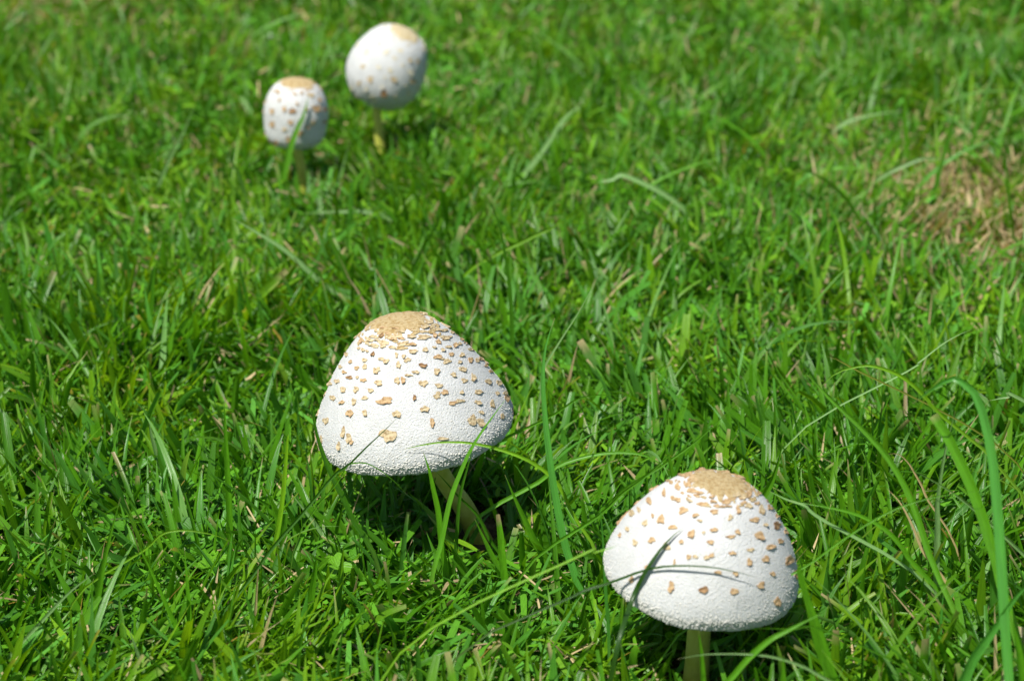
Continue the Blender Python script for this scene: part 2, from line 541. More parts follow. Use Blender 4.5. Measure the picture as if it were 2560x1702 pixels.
MAIN_SCALES = [(520,190,40,16),(480,210,30,16),(450,240,25,15),(545,222,25,22),(510,234,30,24,1),(590,195,36,14),(625,212,50,16),(700,202,42,18),(765,186,45,20),(785,155,42,25),(755,213,40,18),(685,242,45,24),(760,245,82,26),(822,232,20,28),(835,200,42,18),(888,248,52,28),(880,205,32,18),(845,272,30,24),(930,215,25,18),(960,226,25,15),(440,262,36,24),(390,262,22,30),(480,262,25,12),(578,255,36,25),(628,254,42,12),(456,292,52,14),(515,297,28,30),(570,305,36,20),(625,288,46,28),(693,287,36,22),(766,320,28,30),(695,328,56,22),(820,305,25,12),(872,320,18,22),(905,303,28,16),(945,290,22,25),(970,285,20,18),(1012,275,30,25),(1045,315,36,25),(400,320,20,20),(375,310,15,15),(425,328,15,14),(458,345,20,28,1),(508,374,30,20),(535,388,32,26),(597,350,18,28),(640,358,24,20),(662,380,36,28),(608,410,28,34),(840,362,44,26),(895,388,40,28),(868,374,26,10),(922,347,28,20),(985,350,30,20),(1035,380,22,36),(1075,382,22,24),(1105,372,30,30),(972,392,22,16),(408,380,22,25),(410,420,25,30),(362,428,28,20),(325,390,18,18),(480,442,38,36),(752,412,40,26,1),(835,448,36,34),(710,452,42,18),(668,470,40,14),(600,502,36,32),(635,500,30,34),(935,468,32,26),(990,435,36,30),(1052,485,20,50),(1000,502,30,28),(288,452,24,18),(318,484,30,20,1),(365,482,18,14),(402,500,32,22),(490,515,42,30),(755,518,44,38),(848,532,36,30),(1140,508,38,26),(1205,515,30,25),(245,505,25,25),(282,555,30,28),(358,555,30,32),(445,560,28,26),(408,605,30,24),(220,605,28,32),(275,630,26,22),(345,627,28,32),(530,622,82,44),(703,602,18,36,1),(838,590,36,40),(882,570,40,28),(983,572,18,22),(1082,570,44,24),(1195,578,20,20),(1080,632,36,26),(1165,640,28,40),(930,635,42,25),(972,622,42,20),(762,670,46,34),(598,700,46,40),(320,695,38,40),(410,692,28,30),(178,740,28,38),(808,750,28,46),(1045,738,52,50),(1095,748,46,42),(1225,714,22,28),(548,826,86,78),(282,810,24,50),(315,842,32,50),(330,865,20,25),(868,845,52,18),(1100,690,22,20),(1250,600,24,40),(255,890,20,40),(150,850,14,50),(1298,685,26,50),(420,250,20,14),(1130,410,20,20),(1160,445,24,20),(300,345,18,24),(265,420,18,20),(200,520,24,24),(165,580,22,30),(1240,575,18,24),(985,255,18,20)]
FRONT_SCALES = [(730,212,70,35),(700,248,40,38),(715,180,40,18),(660,185,36,15),(630,262,36,40),(585,230,30,25),(540,303,24,44),(735,290,80,28),(780,305,42,24),(602,340,40,26),(632,350,36,36),(712,356,36,20),(800,378,62,34),(668,420,48,50),(440,355,34,40),(370,415,24,34),(322,437,34,40),(465,455,18,24),(520,482,52,50),(412,505,28,44),(597,533,48,34),(295,545,18,34),(243,585,14,30),(345,636,28,44),(457,618,40,40),(555,660,50,44),(657,630,24,28),(725,577,40,58),(752,452,40,26),(782,488,32,20),(876,428,60,28),(870,362,48,20),(957,393,72,14),(1038,415,26,50),(985,467,34,34),(1107,388,42,34),(1165,372,28,20),(1195,415,34,56),(1145,482,62,30),(1108,308,42,40),(1180,300,26,26),(1255,398,42,34),(1220,515,22,24),(1298,520,46,42,1),(1360,555,20,40),(875,550,46,30),(806,568,20,20),(990,595,56,24),(1033,563,32,30),(1180,590,62,50),(1322,626,30,30),(1253,664,52,36),(1120,683,48,22),(850,632,56,22),(706,732,36,28),(750,730,32,22),(825,735,34,30),(858,722,34,30),(1000,705,40,26),(1222,745,46,38),(1113,765,36,40),(1383,755,50,60),(1270,845,26,34),(905,835,42,24),(1020,842,34,26),(1430,845,28,50),(1190,922,40,46),(1010,962,46,42),(805,952,54,46,1),(588,930,38,70),(322,885,24,46),(1300,1032,36,60),(610,765,16,34),(420,800,20,24),(560,218,22,18),(1240,350,24,20),(1300,455,22,24),(1070,330,40,30),(1030,318,36,28),(860,330,36,22)]
RL_SCALES = [(235,625,26),(365,645,22),(420,635,22),(495,655,38),(190,780,36),(285,760,32),(348,775,46,44,1),(535,755,58,50),(530,772,30,22,1),(605,765,32),(190,880,42),(335,865,36),(285,920,28),(510,870,38),(410,950,52,34),(320,1000,42),(215,1025,40),(160,1022,34),(470,900,26),(580,600,26),(455,760,24),(140,700,18),(250,690,22),(560,690,28),(385,720,20),(600,860,26)]
RR_SCALES = [(930,310,40),(1085,318,38),(1195,305,38),(1030,250,32),(900,430,32),(1025,435,30),(1115,460,42),(1275,475,38),(1270,380,32),(1150,365,32),(960,530,44),(1145,530,46),(1290,545,46),(870,560,32),(805,600,42),(930,605,28),(1065,640,60,46,1),(980,680,52),(1160,670,38),(1260,640,38),(1350,600,46),(1400,410,38),(1425,445,38),(815,690,50),(1390,290,32),(1380,500,32),(1240,580,28),(1075,515,24),(1330,390,28),(860,260,26),(1210,420,24),(1050,590,24)]

SPECS = [
    dict(key='m', label='bell-shaped white scaly mushroom on a leaning stem, covered in many small tan scales', base=(1215, 1345), centre=(1034, 1050), dy=-0.016, rpx=248, lean=-7, tilt=1.5,
         profile=[(0, 0), (.12, .006), (.22, .018), (.33, .062), (.5, .222), (.7, .473), (.85, .722), (.95, .92), (1.0, 1.10), (.99, 1.18), (.965, 1.235), (.905, 1.275)], deq=1.10, disc=.31, disc_rough=.34,
         scales=MAIN_SCALES, crop='M', stem_r=.0041, open=True, seed=3.1, back=60, ring=70, flock=13000, scale_mat=M_SCALE, scale_mat2=M_SCALE2, thick=1.0, bow=-0.003),
    dict(key='f', label='broad dome-capped white mushroom with orange-brown flecks and smooth tan crown, on an upright stem', base=(1737, 1735), centre=(1755, 1420), dy=-0.006, rpx=244, lean=8, tilt=3.5,
         profile=[(0, 0), (.15, .008), (.30, .036), (.50, .155), (.70, .365), (.85, .59), (.95, .805), (1.0, 1.01), (.99, 1.095), (.96, 1.16), (.90, 1.195)], deq=1.01, disc=.31, disc_rough=.34,
         scales=FRONT_SCALES, crop='F', stem_r=.0044, open=True, seed=8.4, back=45, ring=46, flock=11000, scale_mat=M_SCALE2, scale_mat2=M_SCALE, thick=0.95),
    dict(key='a', label='small egg-shaped white mushroom, narrowest of the four caps, with a grass blade across it', base=(762, 498), centre=(740, 277), dy=-0.004, rpx=80, lean=5, tilt=5,
         profile=[(0, 0), (.25, .015), (.50, .085), (.70, .22), (.85, .43), (.95, .70), (1.0, 1.0), (.993, 1.37), (.945, 1.74), (.81, 1.98)], deq=1.0, disc=.56, disc_rough=.25,
         scales=RL_SCALES, crop='B', stem_r=.0030, open=False, seed=5.7, back=18, ring=26, flock=2200, scale_mat=M_SCALE2, scale_mat2=M_SCALE, thick=1.1, bow=0.001),
    dict(key='b', label='tall egg-shaped white mushroom tilted to one side, pale yellow crown, dotted with faint scales', base=(955, 412), centre=(965, 175), dy=-0.004, rpx=98, lean=26, tilt=9,
         profile=[(0, 0), (.2, .015), (.4, .07), (.55, .15), (.7, .29), (.85, .56), (.95, .86), (1.0, 1.19), (.975, 1.48), (.85, 1.76), (.68, 1.97)], deq=1.19, disc=.42, disc_rough=.2,
         scales=RR_SCALES, crop='B', stem_r=.0030, open=False, seed=1.9, back=25, ring=26, flock=2600, scale_mat=M_SCALEP, scale_mat2=M_SCALE, thick=0.8),
]
for s in SPECS:
    mushroom(s)

# ------------------------------------------------------------------ the lawn
C_DARK = np.array((0.050, 0.170, 0.007)); C_MID = np.array((0.092, 0.285, 0.008))
C_YEL = np.array((0.170, 0.345, 0.009)); C_BLUE = np.array((0.074, 0.245, 0.024))
C_DRY = np.array((0.46, 0.36, 0.19)); C_TIP = np.array((0.44, 0.35, 0.18)); C_PALE = np.array((0.26, 0.34, 0.10))

def vnoise(x, y, s, seed):
    """smooth value noise on numpy arrays, 0..1"""
    r = np.random.default_rng(seed).random((257, 257))
    u, v = x / s + 57.3, y / s + 31.7
    i, j = np.floor(u).astype(int), np.floor(v).astype(int)
    fu, fv = u - i, v - j
    fu, fv = fu * fu * (3 - 2 * fu), fv * fv * (3 - 2 * fv)
    g = lambda a, b: r[a % 257, b % 257]
    return (g(i, j) * (1 - fu) + g(i + 1, j) * fu) * (1 - fv) + (g(i, j + 1) * (1 - fu) + g(i + 1, j + 1) * fu) * fv

DRY_SPOTS = [(on_ground(2520, 590), 0.075, 0.11, 0.72), (on_ground(2420, 480), 0.09, 0.11, 0.28), (on_ground(70, 50), 0.08, 0.08, 0.5),
             (on_ground(2330, 700), 0.05, 0.06, 0.22), (on_ground(800, 40), 0.10, 0.10, 0.12)]
def dryness(x, y):
    d = 0.05 * vnoise(x, y, 0.05, 3) + 0.015
    for p, a, b, s in DRY_SPOTS:
        d = d + s * np.exp(-((x - p.x) / a) ** 2 - ((y - p.y) / b) ** 2)
    return np.clip(d, 0, 1)

def gen(x, y, L, wid, head, lean, curve, twist, cut, colr, rows, cols, z0=None, fold=0.22, tipdry=None, pale=0.5):
    n_ = len(x)
    z0 = np.zeros(n_) - 0.001 if z0 is None else z0
    hx, hy = np.cos(head), np.sin(head)
    P = np.stack([x, y, z0], 1)
    V = np.zeros((n_, rows, cols, 3)); CC = np.zeros((n_, rows, cols, 3)); UV = np.zeros((n_, rows, cols, 3))
    rid = rng.random(n_)
    for k in range(rows):
        t = k / (rows - 1)
        th = lean + curve * t
        T = np.stack([np.sin(th) * hx, np.sin(th) * hy, np.cos(th)], 1)
        if k:
            thm = lean + curve * (t - 0.5 / (rows - 1))
            P = P + np.stack([np.sin(thm) * hx, np.sin(thm) * hy, np.cos(thm)], 1) * (L / (rows - 1))[:, None]
            P[:, 2] = np.maximum(P[:, 2], 0.0012)
        S0 = np.stack([-hy, hx, np.zeros(n_)], 1)
        N0 = np.cross(T, S0)
        tw = (twist * (0.5 + 0.5 * t))[:, None]
        S = S0 * np.cos(tw) + N0 * np.sin(tw)
        N = np.cross(T, S)
        tt = t * cut                                         # mown blades stop short of the point
        w = wid * np.minimum(1.0, 0.65 + 1.4 * tt) * np.clip(1 - np.clip((tt - 0.35) / 0.65, 0, 1) ** 1.7, 0.03, 1)
        for c in range(cols):
            u = (c / (cols - 1)) * 2 - 1
            V[:, k, c] = P + S * (u * w / 2)[:, None] + N * ((abs(u) - 0.5) * fold * w)[:, None]
            UV[:, k, c] = np.stack([np.full(n_, u), np.full(n_, t) * 1.0, rid], 1)
            cc = colr.copy()
            b = np.clip(1 - t / 0.30, 0, 1) * pale
            cc = cc * (1 - b) + C_PALE * b
            if tipdry is not None:
                g = (np.clip((t - (1 - tipdry)) / 0.08, 0, 1) * (tipdry > 0))[:, None]
                cc = cc * (1 - g) + C_TIP * g
            CC[:, k, c] = cc
    return V, CC, UV

def link_blades(name, parts, mat, label, cat):
    vs, cs, us, fs, off = [], [], [], [], 0
    for V, CC, UV in parts:
        n_, r, c, _ = V.shape
        vs.append(V.reshape(-1, 3)); cs.append(CC.reshape(-1, 3)); us.append(UV.reshape(-1, 3))
        ids = np.arange(n_ * r * c).reshape(n_, r, c) + off
        q = np.stack([ids[:, :-1, :-1], ids[:, :-1, 1:], ids[:, 1:, 1:], ids[:, 1:, :-1]], -1).reshape(-1, 4)
        fs.append(q); off += n_ * r * c
    v = np.concatenate(vs).astype(np.float32); c = np.concatenate(cs); u = np.concatenate(us).astype(np.float32); q = np.concatenate(fs).astype(np.int32)
    me = bpy.data.meshes.new(name)
    me.vertices.add(len(v)); me.vertices.foreach_set('co', v.ravel())
    me.loops.add(q.size); me.loops.foreach_set('vertex_index', q.ravel())
    me.polygons.add(len(q)); me.polygons.foreach_set('loop_start', np.arange(0, q.size, 4, dtype=np.int32))
    me.polygons.foreach_set('use_smooth', np.ones(len(q), bool))
    me.update(calc_edges=True)
    a = me.attributes.new('col', 'FLOAT_COLOR', 'POINT')
    a.data.foreach_set('color', np.concatenate([c, np.ones((len(c), 1))], 1).astype(np.float32).ravel())
    a = me.attributes.new('buv', 'FLOAT_VECTOR', 'POINT')
    a.data.foreach_set('vector', u.ravel())
    me.materials.append(mat)
    o = bpy.data.objects.new(name, me)
    col.objects.link(o)
    return tag(o, label, cat, kind='stuff')

# outline of each cap as the camera has it, so that no random blade stands in front of a cap
def ellipse_hit(px, py, cx, cy, rx, ry):
    return ((px - cx) / rx) ** 2 + ((py - cy) / ry) ** 2 < 1
CLEAR = [(1034, 985, 262, 205, 0.935), (1754, 1370, 256, 200, 0.80), (741, 275, 86, 98, 1.43), (960, 165, 116, 112, 1.50)]
STEM_CLEAR = [((1075, 1165), (1205, 1320), 52, 0.975), ((1742, 1570), (1737, 1702), 34, 0.83), ((745, 372), (758, 470), 14, 1.43), ((962, 275), (956, 375), 14, 1.5)]

def keep(V, stems=True):
    n_, r, c, _ = V.shape
    P = V[:, :, c // 2]
    px, py, dep = project(P)
    bad = np.zeros(n_, bool)
    for cx, cy, rx, ry, ymax in CLEAR:
        bad |= (ellipse_hit(px, py, cx, cy, rx, ry) & (P[..., 1] < ymax + 0.06)).any(1)
    if stems:
        for (ax_, ay_), (bx_, by_), wdt, ymax in STEM_CLEAR:
            dx, dy = bx_ - ax_, by_ - ay_
            t = np.clip(((px - ax_) * dx + (py - ay_) * dy) / (dx * dx + dy * dy), 0, 1)
            dd = np.hypot(px - ax_ - t * dx, py - ay_ - t * dy)
            bad |= ((dd < wdt) & (P[..., 1] < ymax + 0.03)).any(1) & (rng.random(n_) < 0.97)
    for Mi, prof, R, key in CAPS:
        A = np.array(Mi)
        loc = P @ A[:3, :3].T + A[:3, 3]
        rr = np.hypot(loc[..., 0], loc[..., 1])
        zs = np.array([p[1] for p in prof])[::-1]; rs = np.array([p[0] for p in prof])[::-1]
        lim = np.interp(loc[..., 2], zs, rs)
        inside = (rr < lim + 0.002) & (loc[..., 2] > zs[0] - 0.004) & (loc[..., 2] < zs[-1] + 0.002)
        bad |= inside.any(1)
    for s in SPECS[:2]:                        # thin worn turf round the two big stems
        d2 = (P[:, 0, 0] - s['base_w'].x + 0.006) ** 2 + (P[:, 0, 1] - s['base_w'].y) ** 2
        bad |= (rng.random(n_) < 0.72 * np.exp(-d2 / 0.024 ** 2))
    for s in SPECS:
        for q in s['stem_line'][::3]:
            d2 = (P[..., 0] - q.x) ** 2 + (P[..., 1] - q.y) ** 2 + (P[..., 2] - q.z) ** 2
            bad |= (d2 < (s['stem_r'] + 0.0015) ** 2).any(1)
    return ~bad

def colours(x, y, n_, dry):
    a = vnoise(x, y, 0.035, 5)[:, None]; b = rng.random((n_, 1)); d = rng.random((n_, 1))
    c = C_DARK * (1 - b) + C_MID * b
    k = np.clip((a - 0.45) * 1.6 + (d - 0.5) * 0.9, 0, 1)
    c = c * (1 - k) + C_YEL * k
    bl = (rng.random((n_, 1)) < 0.22)
    c = np.where(bl, C_BLUE * (0.7 + 0.6 * b), c)
    dr = rng.random(n_) < dry
    c[dr] = C_DRY * rng.uniform(0.6, 1.15, (dr.sum(), 1)) * np.array((1, 1, 1)) + rng.uniform(-0.03, 0.03, (dr.sum(), 1)) * np.array((1, .5, .2))
    return np.clip(c, 0.003, 1), dr

def field(n_, y0, y1, marg):
    """points spread evenly over the visible wedge of lawn"""
    y = rng.uniform(y0, y1, n_ * 2); x = rng.uniform(-1, 1, n_ * 2) * (0.215 * y1 + marg)
    ok = np.abs(x) < 0.215 * y + marg
    return x[ok][:n_], y[ok][:n_]

def sward(n_, y0, y1, rows, cols, Lr, wr, marg=0.11, tuft=0.55):
    x, y = field(n_, y0, y1, marg)
    n_ = len(x)
    # several leaves share one shoot
    m = max(1, n_ // 4)
    pick = rng.integers(0, m, n_)
    grp = rng.random(n_) < tuft
    x = np.where(grp, x[pick] + rng.normal(0, 0.0025, n_), x); y = np.where(grp, y[pick] + rng.normal(0, 0.0025, n_), y)
    lush = vnoise(x, y, 0.09, 9)
    dry = dryness(x, y)
    L = rng.uniform(*Lr, n_) * (0.75 + 0.55 * lush) * (1 - 0.35 * np.clip(dry - 0.2, 0, 1))
    wd = rng.uniform(*wr, n_) * (0.8 + 0.4 * rng.random(n_))
    head = 2 * math.pi * vnoise(x, y, 0.12, 21) * 1.5 + rng.normal(0, 1.3, n_)
    lean = np.abs(rng.normal(0.50, 0.36, n_)); curve = np.abs(rng.normal(0.55, 0.5, n_))
    twist = rng.normal(0, 0.7, n_)
    cut = np.where(rng.random(n_) < 0.28, rng.uniform(0.6, 0.9, n_), 1.0)
    c, dr = colours(x, y, n_, 0.75 * dry)
    wd = np.where(dr, wd * 0.5, wd)
    td = np.where((cut < 1) & (rng.random(n_) < 0.25), rng.uniform(0.02, 0.07, n_), np.where(rng.random(n_) < 0.08, rng.uniform(0.05, 0.2, n_), 0.0))
    V, C, U = gen(x, y, L, wd, head, lean, curve, twist, cut, c, rows, cols, tipdry=td)
    k = keep(V)
    return V[k], C[k], U[k]

near = sward(34000, 0.72, 1.30, 7, 3, (0.015, 0.048), (0.0017, 0.0043))
mid = sward(38000, 1.30, 1.75, 5, 3, (0.012, 0.038), (0.0015, 0.0034))
far_ = sward(44000, 1.75, 2.45, 4, 2, (0.012, 0.036), (0.0016, 0.0036))
def tall(n_):
    """scattered longer blades that arch over the mown turf"""
    x, y = field(n_, 0.74, 2.3, 0.08)
    n_ = len(x)
    right = np.clip(0.45 + 1.6 * x / y, 0.1, 1)
    ok = rng.random(n_) < right
    x, y = x[ok], y[ok]; n_ = len(x)
    c, dr = colours(x, y, n_, 0 * x)
    k = rng.random(n_) < 0.35
    c[k] = np.array((0.15, 0.33, 0.07))  # paler share of the blades: gloss put into the colour
    V, C, U = gen(x, y, rng.uniform(0.045, 0.085, n_), rng.uniform(0.0018, 0.0034, n_), rng.uniform(0, 6.283, n_), np.abs(rng.normal(0.25, 0.25, n_)), rng.uniform(0.4, 1.7, n_),
                  rng.normal(0, 0.6, n_), np.ones(n_), c, 9, 3)
    k = keep(V)
    px, py, dep = project(V[:, :, 1])
    for (ax_, ay_), (bx_, by_), wdt, ymax in STEM_CLEAR:
        k &= ~((np.abs(px - bx_) < 45) & (py > ay_) & (py < by_ + 160)).any(1)
    return V[k], C[k], U[k]
def litter(n_, y0, y1, dry_share, Lr, wr, zmax):
    """short pieces lying about between the shoots"""
    x, y = field(n_, y0, y1, 0.11)
    n_ = len(x)
    c, dr = colours(x, y, n_, np.clip(dry_share + dryness(x, y), 0, 1))
    V, C, U = gen(x, y, rng.uniform(*Lr, n_) * np.where(dr, 0.8, 1), rng.uniform(*wr, n_) * np.where(dr, 0.5, 1.0), rng.uniform(0, 6.283, n_), rng.uniform(0.9, 1.6, n_), rng.normal(0, 0.25, n_),
                  rng.normal(0, 0.8, n_), np.where(rng.random(n_) < 0.6, 0.6, 1.0), c, 4, 2, z0=rng.uniform(0.001, zmax, n_), pale=0.0)
    k = keep(V)
    return V[k], C[k], U[k]
link_blades('lawn_grass', [near, mid, far_, tall(1500)], M_LEAF, 'short mown green lawn grass around the mushrooms', 'grass')
link_blades('grass_litter', [litter(26000, 0.72, 1.4, 0.15, (0.006, 0.020), (0.0012, 0.0030), 0.016),
                             litter(32000, 1.4, 2.45, 0.18, (0.006, 0.018), (0.0012, 0.0030), 0.016)], M_DRY,
            'dry tan thatch and loose clippings between the grass blades', 'thatch')
# lawn outside the picture
n_ = 80000
x = rng.uniform(-1.7, 1.7, n_); y = rng.uniform(-0.4, 4.6, n_)
yb = rng.uniform(0.15, 2.9, 65000); xb = (0.215 * yb + 0.09 + 0.42 * rng.random(65000) ** 1.3) * rng.choice([-1, 1], 65000)
yc = rng.uniform(0.2, 0.74, 14000); xc = rng.uniform(-0.3, 0.3, 14000)
x, y = np.concatenate([x, xb, xc]), np.concatenate([y, yb, yc])
ok = ~((np.abs(x) < 0.215 * y + 0.10) & (y > 0.73) & (y < 2.43))
x, y = x[ok], y[ok]; n_ = len(x)
c, dr = colours(x, y, n_, 0.6 * dryness(x, y))
out_ = gen(x, y, rng.uniform(0.018, 0.042, n_), rng.uniform(0.003, 0.006, n_), rng.uniform(0, 6.283, n_), np.abs(rng.normal(0.35, 0.3, n_)), np.abs(rng.normal(0.5, 0.4, n_)),
           rng.normal(0, 0.7, n_), np.where(rng.random(n_) < 0.4, 0.7, 1.0), c, 3, 2)
link_blades('lawn_beyond', [out_], M_LEAF, 'mown green lawn carrying on beyond the mushrooms', 'grass')

# ------------------------------------------------------------------ single long blades that stand out of the lawn
COLR = {'g': (0.092, 0.285, 0.009), 'd': (0.050, 0.170, 0.008), 'y': (0.150, 0.335, 0.010), 'p': (0.20, 0.36, 0.12),  # p: pale highlights on blades, put into the colour
        's': (0.45, 0.34, 0.16), 'b': (0.064, 0.245, 0.028), 'o': (0.20, 0.24, 0.03), 'k': (0.022, 0.070, 0.006)}  # k: dark leaf green, with backlit shade put into the colour

GEN = PALE = 'x'
GRS = 'dry straws in the turf'
GRP, GRPP = 'long blades standing out of the lawn', 'pale blades in the lawn, sheen put into their colour'
NICK = {'m': 'the bell-shaped mushroom', 'f': 'the dome-shaped mushroom', 'a': 'the narrow egg-shaped mushroom', 'b': 'the tilted egg-shaped mushroom'}

def describe(C, wm, key, group):
    """how a blade looks and which mushroom it stands by"""
    size = 'wide' if wm > 0.0068 else ('narrow' if wm < 0.0036 else '')
    tint = {'g': 'green', 'd': 'dark green', 'y': 'yellow-green', 'b': 'blue-green', 'o': 'olive', 'k': 'dark', 'p': 'pale sheen-tinted'}[key]
    rise = C[-1].z - C[0].z
    top = max(p.z for p in C)
    form = 'arched' if top - C[-1].z > 0.006 else ('upright' if rise > 2.2 * math.hypot(C[-1].x - C[0].x, C[-1].y - C[0].y) else 'slanting')
    return ' '.join(w_ for w_ in (size, tint, form, 'grass blade', place_of(C[0])) if w_)

def place_of(q0):
    C = [q0]
    near_ = sorted(SPECS, key=lambda q: math.hypot(q['base_w'].x - C[0].x, q['base_w'].y - C[0].y))
    d0 = math.hypot(near_[0]['base_w'].x - C[0].x, near_[0]['base_w'].y - C[0].y)
    d1 = math.hypot(near_[1]['base_w'].x - C[0].x, near_[1]['base_w'].y - C[0].y)
    a, b = NICK[near_[0]['key']], NICK[near_[1]['key']]
    if d0 < 0.07:
        place = 'beside ' + a
    elif d1 - d0 < 0.05 and d0 < 0.25:
        place = 'between ' + a + ' and ' + b
    elif d0 < 0.16:
        place = 'in the turf near ' + a
    else:
        place = 'in open turf well away from ' + a
    return place

def blade(crop, pts, w, key, label=None, y=None, dy=0.0, touch=None, name='grass_shoot', group=None, roll=None, tip=0.04, cut=1.0, cat='grass blade', shift=0.0, hug=None):
    """pts run from the foot to the tip; y is the distance of the foot, dy how much farther the tip is"""
    sc = CROPS[crop][2]
    P2 = [pix(crop, *p) for p in pts]
    if y is None:
        y = on_ground(*P2[0], 0.010).y
    y += shift
    m = len(P2)
    ln = [0.0]
    for a, b in zip(P2[:-1], P2[1:]):
        ln.append(ln[-1] + math.hypot(b[0] - a[0], b[1] - a[1]))
    yt = y + dy
    if touch:
        hit = BVH[touch].ray_cast(CAMP, ray(*P2[-1]).normalized())
        if hit[0] is not None:
            yt = hit[0].y - 0.0015
    P = [at_y(q[0], q[1], y + (yt - y) * (l / ln[-1])) for q, l in zip(P2, ln)]
    if hug:                                   # blade lying close over a cap
        key_, g0, g1 = hug
        for i, (q, l) in enumerate(zip(P2, ln)):
            hit = BVH[key_].ray_cast(CAMP, ray(*q).normalized())
            if hit[0] is not None:
                P[i] = at_y(q[0], q[1], hit[0].y - (g0 + (g1 - g0) * l / ln[-1]))
    # carry the foot down to the soil
    foot = P[0].copy()
    d0 = (P[1] - P[0]).normalized()
    if foot.z > 0.001:
        flat = Vector((d0.x, d0.y, 0))
        k_ = min(1.3, flat.length / max(0.25, abs(d0.z)))
        if flat.length > 1e-5: flat.normalize()
        P.insert(0, foot - flat * foot.z * 0.55 * k_ - Vector((0, 0, foot.z * 0.42)))
        g_ = foot - flat * foot.z * 0.75 * k_
        P.insert(0, Vector((g_.x, g_.y, -0.002)))
    else:
        P = [p for p in P if p.z > 0.0] or P
        P.insert(0, Vector((P[0].x, P[0].y, -0.002)))
    rows = 22
    C = catmull(P, rows)
    for p in C[1:]:
        p.z = max(p.z, 0.001)
    wm = w * sc / FPX * y / CT * (1.08 if crop in ('T', 'TL') else 1.0)
    roll = random.uniform(-0.7, 0.7) if roll is None else roll
    base = C[0].copy()
    v, f, cc, uv = [], [], [], []
    c0 = np.array(COLR[key]) * random.uniform(0.85, 1.15)
    rid = random.random()
    for k, p in enumerate(C):
        t = k / (rows - 1)
        T = (C[min(k + 1, rows - 1)] - C[max(k - 1, 0)]).normalized()
        view = (CAMP - p).normalized()
        S = T.cross(view).normalized(); N = S.cross(T).normalized()
        a = roll * (0.6 + 0.8 * t)
        S, N = S * math.cos(a) + N * math.sin(a), N * math.cos(a) - S * math.sin(a)
        tt = t * cut
        ww = wm * min(1, 0.7 + tt) * max(0.06, 1 - max(0, (tt - 0.4) / 0.6) ** 1.8)
        for c in range(5):
            u = c / 2 - 1
            v.append(p + S * (u * ww / 2) + N * ((abs(u) - 0.5) * 0.22 * ww) - base)
            g = min(1, max(0, (t - (1 - tip)) / 0.05)) if tip else 0
            q = c0 * (1 - g) + np.array(C_TIP if key != 's' else COLR['s']) * 0.8 * g
            b = max(0, 1 - t / 0.2) * 0.35
            q = q * (1 - b) + C_PALE * b
            cc.append((*q, 1)); uv.append((u, t * 2, rid))
    for k in range(rows - 1):
        for c in range(4):
            a = k * 5 + c
            f.append((a, a + 1, a + 6, a + 5))
    if group == GRS:
        top_ = C[-1].z
        label = 'dry tan %s straw %s' % ('upright' if top_ > 0.018 else 'low-lying', place_of(C[0]))
    if group in (GRP, GRPP):
        label = describe(C, wm, key, group)
    o = make_obj(name, v, f, M_DRY if key == 's' else M_LONG, None, loc=base, attrs={'col': ('FLOAT_COLOR', cc), 'buv': ('FLOAT_VECTOR', uv)})
    return tag(o, label, cat, group)

# round the bell-shaped mushroom
blade('M', [(1640, 1290), (1560, 1120), (1425, 1000), (1260, 925), (1060, 875), (880, 866), (740, 885), (632, 912)], 24, 'y', 'thin arched grass blade whose tip touches the front of the bell-shaped cap', y=0.925, touch='m', tip=0.05, roll=0.3)
blade('M', [(345, 1340), (290, 1220), (215, 1070), (165, 950), (125, 830), (100, 690), (90, 560)], 34, 'd', 'dark green blade curving up along the left rim of the bell-shaped cap', y=0.925)
blade('L', [(960, 1560), (1240, 1340), (1400, 1170), (1600, 940), (1780, 690), (2000, 440), (2170, 230), (2270, 160), (2380, 50), (2500, -60), (2590, -150)], 27, 'd', 'very long thin straight stalk slanting up and across the bell-shaped cap', y=0.872, dy=0.05, tip=0.0)
blade('M', [(862, 1470), (880, 1380), (920, 1200), (985, 1030), (1050, 890), (1150, 740), (1240, 620)], 34, 'g', 'slim blade rising past the leaning stem across the right of the bell-shaped cap', y=0.915, dy=0.012, tip=0.0)
blade('M', [(862, 1450), (845, 1280), (815, 1140), (790, 1030), (755, 925)], 36, 'g', 'short pointed blade standing before the top of the leaning stem', y=0.918)
blade('M', [(250, 1100), (300, 1010), (340, 992), (420, 992), (510, 1040), (590, 1105), (660, 1180)], 10, 'g', 'thread-thin curved blade hanging below the bell-shaped cap', y=0.922)
blade('M', [(1410, 1440), (1380, 1370), (1310, 1220), (1240, 1060)], 46, 'g', 'broad green blade standing right of the leaning mushroom stem', y=0.93)
blade('M', [(1180, 1568), (1120, 1450), (1060, 1320)], 36, 'g', 'short blade at the foot of the leaning mushroom stem', y=0.92)
blade('M', [(1225, 1560), (1215, 1430), (1198, 1295)], 46, 'g', 'short brown-tipped blade beside the foot of the leaning stem', y=0.915, tip=0.12, cut=0.8)
blade('D', [(1355, 1420), (1330, 1340), (1300, 1250), (1280, 1150), (1265, 1050), (1255, 960), (1250, 870), (1256, 800), (1277, 733)], 18, 'b', 'tallest upright blade, standing between the bell-shaped and the dome-shaped mushroom', y=0.90, dy=0.03)
blade('D', [(1246, 900), (1252, 850), (1290, 785), (1335, 715), (1378, 635)], 6, 'p', 'fine pale stalk behind the tallest upright blade', y=1.04)
blade('D', [(1180, 800), (1178, 720), (1170, 630), (1150, 520), (1122, 452)], 11, 'd', 'dark upright pointed blade behind the bell-shaped cap', y=1.14)
blade('D', [(1050, 1260), (1058, 1150), (1075, 1080), (1090, 1030)], 9, 'd', 'narrow dark blade crossing the leaning stem', y=0.93)
